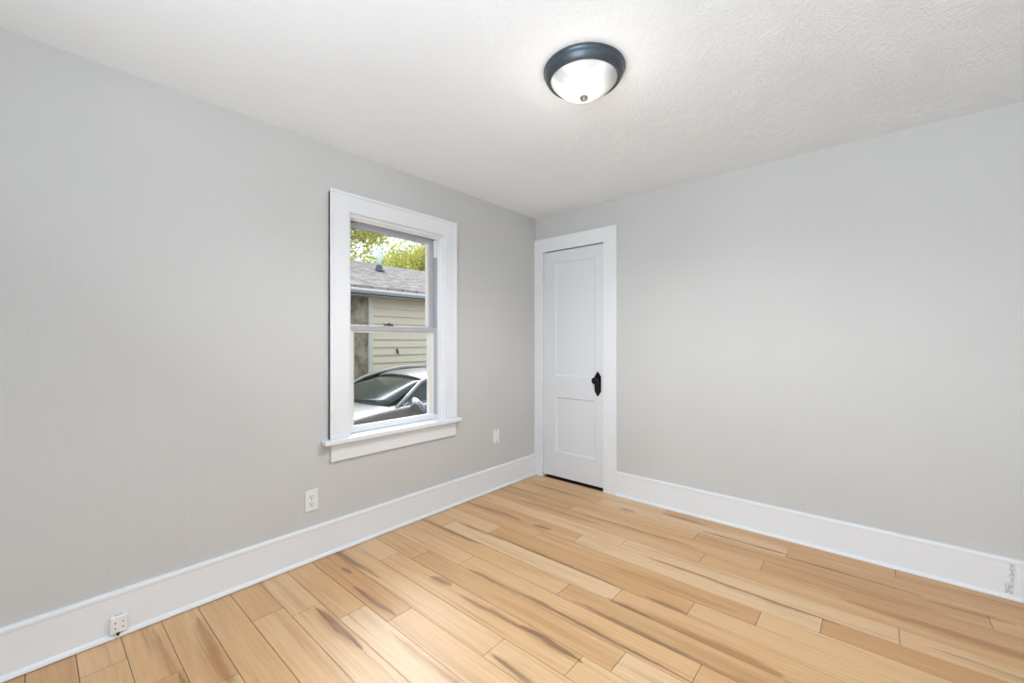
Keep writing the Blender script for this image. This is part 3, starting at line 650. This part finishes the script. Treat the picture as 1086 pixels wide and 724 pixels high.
# car parked nose to the left on the drive
def car():
    CX, CY = -2.55, 3.31
    c = empty('parked_car', (CX, CY, GZ)); tag(c, 'silver sedan parked on the drive outside the window', 'car')
    paint = mat('silver_car_paint', (0.46, 0.43, 0.39), 0.3, 0.6, Coat_Weight=0.6, Coat_Roughness=0.05)
    cglass = mat('dark_car_glass', (0.07, 0.075, 0.055), 0.14, 0.0, 0.25); trimk = mat('black_car_rubber', (0.02, 0.02, 0.02), 0.6)
    chrome = mat('car_chrome', (0.75, 0.75, 0.75), 0.15, 1.0); lampm = mat('headlamp_lens', (0.7, 0.72, 0.75), 0.08, 0.2); red = mat('tail_lamp_red', (0.5, 0.02, 0.02), 0.2)
    tyre = trimk; alloy = mat('alloy_wheel', (0.5, 0.5, 0.52), 0.35, 0.8)
    # stations: y (front is negative), half width, sill z, belt z, top z at centre
    ST = [(-2.28, .62, .30, .54, .58), (-2.20, .76, .24, .66, .72), (-1.95, .86, .21, .77, .85), (-1.5, .90, .20, .87, .945), (-1.0, .91, .20, .945, 1.0), (-0.62, .91, .20, .985, 1.03), (-0.2, .91, .20, .99, 1.03),
          (0.6, .91, .20, .995, 1.03), (1.3, .91, .20, 1.0, 1.04), (1.7, .90, .22, 1.0, 1.07), (2.05, .87, .26, .97, 1.05), (2.22, .80, .32, .89, .97), (2.28, .70, .40, .64, .68)]
    def sec(y, hw, s, bz, t):
        pts = [(0, s), (hw*.82, s), (hw*.95, s+.06), (hw, s+(bz-s)*.45), (hw*.995, s+(bz-s)*.75), (hw*.985, bz-.014), (hw*.95, bz+.008), (hw*.6, t-.018), (hw*.3, t-.004), (0, t)]
        return [(-x, y, z) for x, z in pts[::-1]][:-1]+[(x, y, z) for x, z in pts] 
    mb = MB(); rows = [sec(*s) for s in ST]
    mb.grid(rows)
    for rws in (rows[0], rows[-1]):
        mb.bm.faces.new([mb.bm.verts.new(p) for p in rws])
    bmesh.ops.remove_doubles(mb.bm, verts=mb.bm.verts, dist=1e-4)
    body = mb.build('body', paint, c)
    sd = body.modifiers.new('smooth', 'SUBSURF'); sd.levels = 1; sd.render_levels = 2
    # cabin
    def cab(t):                                  # belt ring to roof ring
        return t
    belt = {'f': -0.60, 'r': 1.72}; zb = 0.955
    roof = [(-0.02, .52, 1.265), (0.10, .60, 1.30), (0.45, .63, 1.325), (0.9, .62, 1.315), (1.15, .56, 1.28)]
    mb = MB(); R = []
    for y, hw, z in roof:
        R.append([(hw*s, y, z+dz) for s, dz in ((-1.0, -.055), (-.93, -.022), (-.6, .008), (0, .016), (.6, .006), (.93, -.022), (1.0, -.055))])
    V = mb.grid(R); rf = mb.build('roof', paint, c); rf.modifiers.new('thick', 'SOLIDIFY').thickness = 0.02; s2 = rf.modifiers.new('smooth', 'SUBSURF'); s2.levels = 1; s2.render_levels = 2
    # windscreen
    def screen(name, y0, y1, h0, h1, z0, z1, bow0, bow1):
        m_ = MB(); rows = []
        for k in range(7):
            t = k/6; rows.append([((h0+(h1-h0)*t)*s, (y0+(y1-y0)*t)+(bow0+(bow1-bow0)*t)*s*s, z0+(z1-z0)*t+0.03*math.sin(PI*t)*0.6-0.03*s*s*t) for s in (-1, -.75, -.5, -.25, 0, .25, .5, .75, 1)])
        m_.grid(rows); oo = m_.build(name, cglass, c); oo.modifiers.new('thick', 'SOLIDIFY').thickness = 0.008; return oo
    screen('windscreen', -0.86, 0.00, .76, .535, 1.0, 1.265, .20, .06)
    screen('rear_window', 1.75, 1.10, .70, .55, 1.03, 1.335, -.10, -.02)
    for sgn in (1, -1):
        def P(y, z):                             # side surface of the cabin, leaning inwards
            t = max(0.0, (z-.93)/.38); return (sgn*(.865-.285*t), y, z)
        # pillars and roof rail, one painted frame each side
        fr = MB()
        fr.tube([P(-.64, .95), P(-.40, 1.08), P(-.15, 1.215), P(0.10, 1.288), P(.45, 1.335), P(.85, 1.33), P(1.15, 1.27), P(1.45, 1.14), P(1.75, 1.0)], [.030, .027, .026, .028, .030, .030, .032, .045, .055], 8)
        fr.tube([P(.40, .95), P(.43, 1.31)], .032, 8)
        fr.build('pillar_frame', paint, c)
        wn_ = MB()
        for loop in ([(-.52, .955), (.37, .955), (.41, 1.315), (.10, 1.27), (-.15, 1.19), (-.36, 1.075)], [(.44, .955), (1.55, .975), (1.42, 1.12), (1.12, 1.25), (.84, 1.31), (.46, 1.315)]):
            f_ = wn_.bm.faces.new([wn_.bm.verts.new(P(y, z)) for y, z in loop])
        so = wn_.build('side_window', cglass, c); so.modifiers.new('thick', 'SOLIDIFY').thickness = 0.01
        MB().tube([P(-.58, 1.0), P(.5, 1.01), P(1.62, 1.02)], .011, 8).build('chrome_strip', chrome, c)
        MB().tube([P(-.50, .975), P(-.34, 1.075), P(-.14, 1.185), P(.12, 1.262), P(.45, 1.305), P(.85, 1.300), P(1.12, 1.24), P(1.42, 1.11)], .010, 8).build('chrome_strip', chrome, c)
        mr = MB(); mr.tube([(sgn*.86, -.42, .985), (sgn*.92, -.43, .995)], .022, 8)
        N = []
        for k in range(9):
            t = k/8*PI; rr_ = math.sin(t); N.append([(sgn*(.99-.115*math.cos(t)), -.44+.055*rr_*math.cos(a)-.045*rr_*math.sin(a), .99+.105*rr_*math.sin(a)) for a in [2*PI*i/14 for i in range(15)]])
        mr.grid(N); mr.build('wing_mirror', chrome, c)
        MB().tube([(sgn*.915, .15, .80), (sgn*.94, .20, .80), (sgn*.94, .34, .80), (sgn*.915, .38, .80)], .013, 8).build('door_handle', chrome, c)
        for wy in (-1.42, 1.36):
            wh = MB().lathe([(.20, -.10), (.31, -.10), (.325, -.08), (.325, .08), (.31, .10), (.20, .10)], (sgn*.80, wy, .325), axis='X', n=32)
            wo_ = wh.build('wheel', tyre, c)
            al = MB().lathe([(.20, .085), (.19, .06), (.06, .085), (.05, .10), (.001, .105)], (0, 0, 0), axis='X', n=32, cap=False)
            al.bm.transform(Matrix.Translation((sgn*.80, wy, .325)) @ Matrix.Scale(sgn, 4, (1, 0, 0))); al.build('hub_cap', alloy, wo_)
        MB().box(sgn*.50, sgn*.78, -2.235, -2.10, .56, .66, .02).build('headlamp', lampm, c)
        MB().box(sgn*.48, sgn*.80, 2.17, 2.27, .74, .86, .02).build('tail_lamp', red, c)
    MB().box(-.40, .40, -2.30, -2.24, .36, .50, .015).build('grille', trimk, c)
    # wipers lying at the foot of the windscreen
    for x0_, x1_ in ((-.55, .05), (.0, .58)):
        MB().tube([(x0_, -.84, 1.035), ((x0_+x1_)/2, -.80, 1.042), (x1_, -.72, 1.040)], .010, 6).build('wiper', trimk, c)
    return c
car()
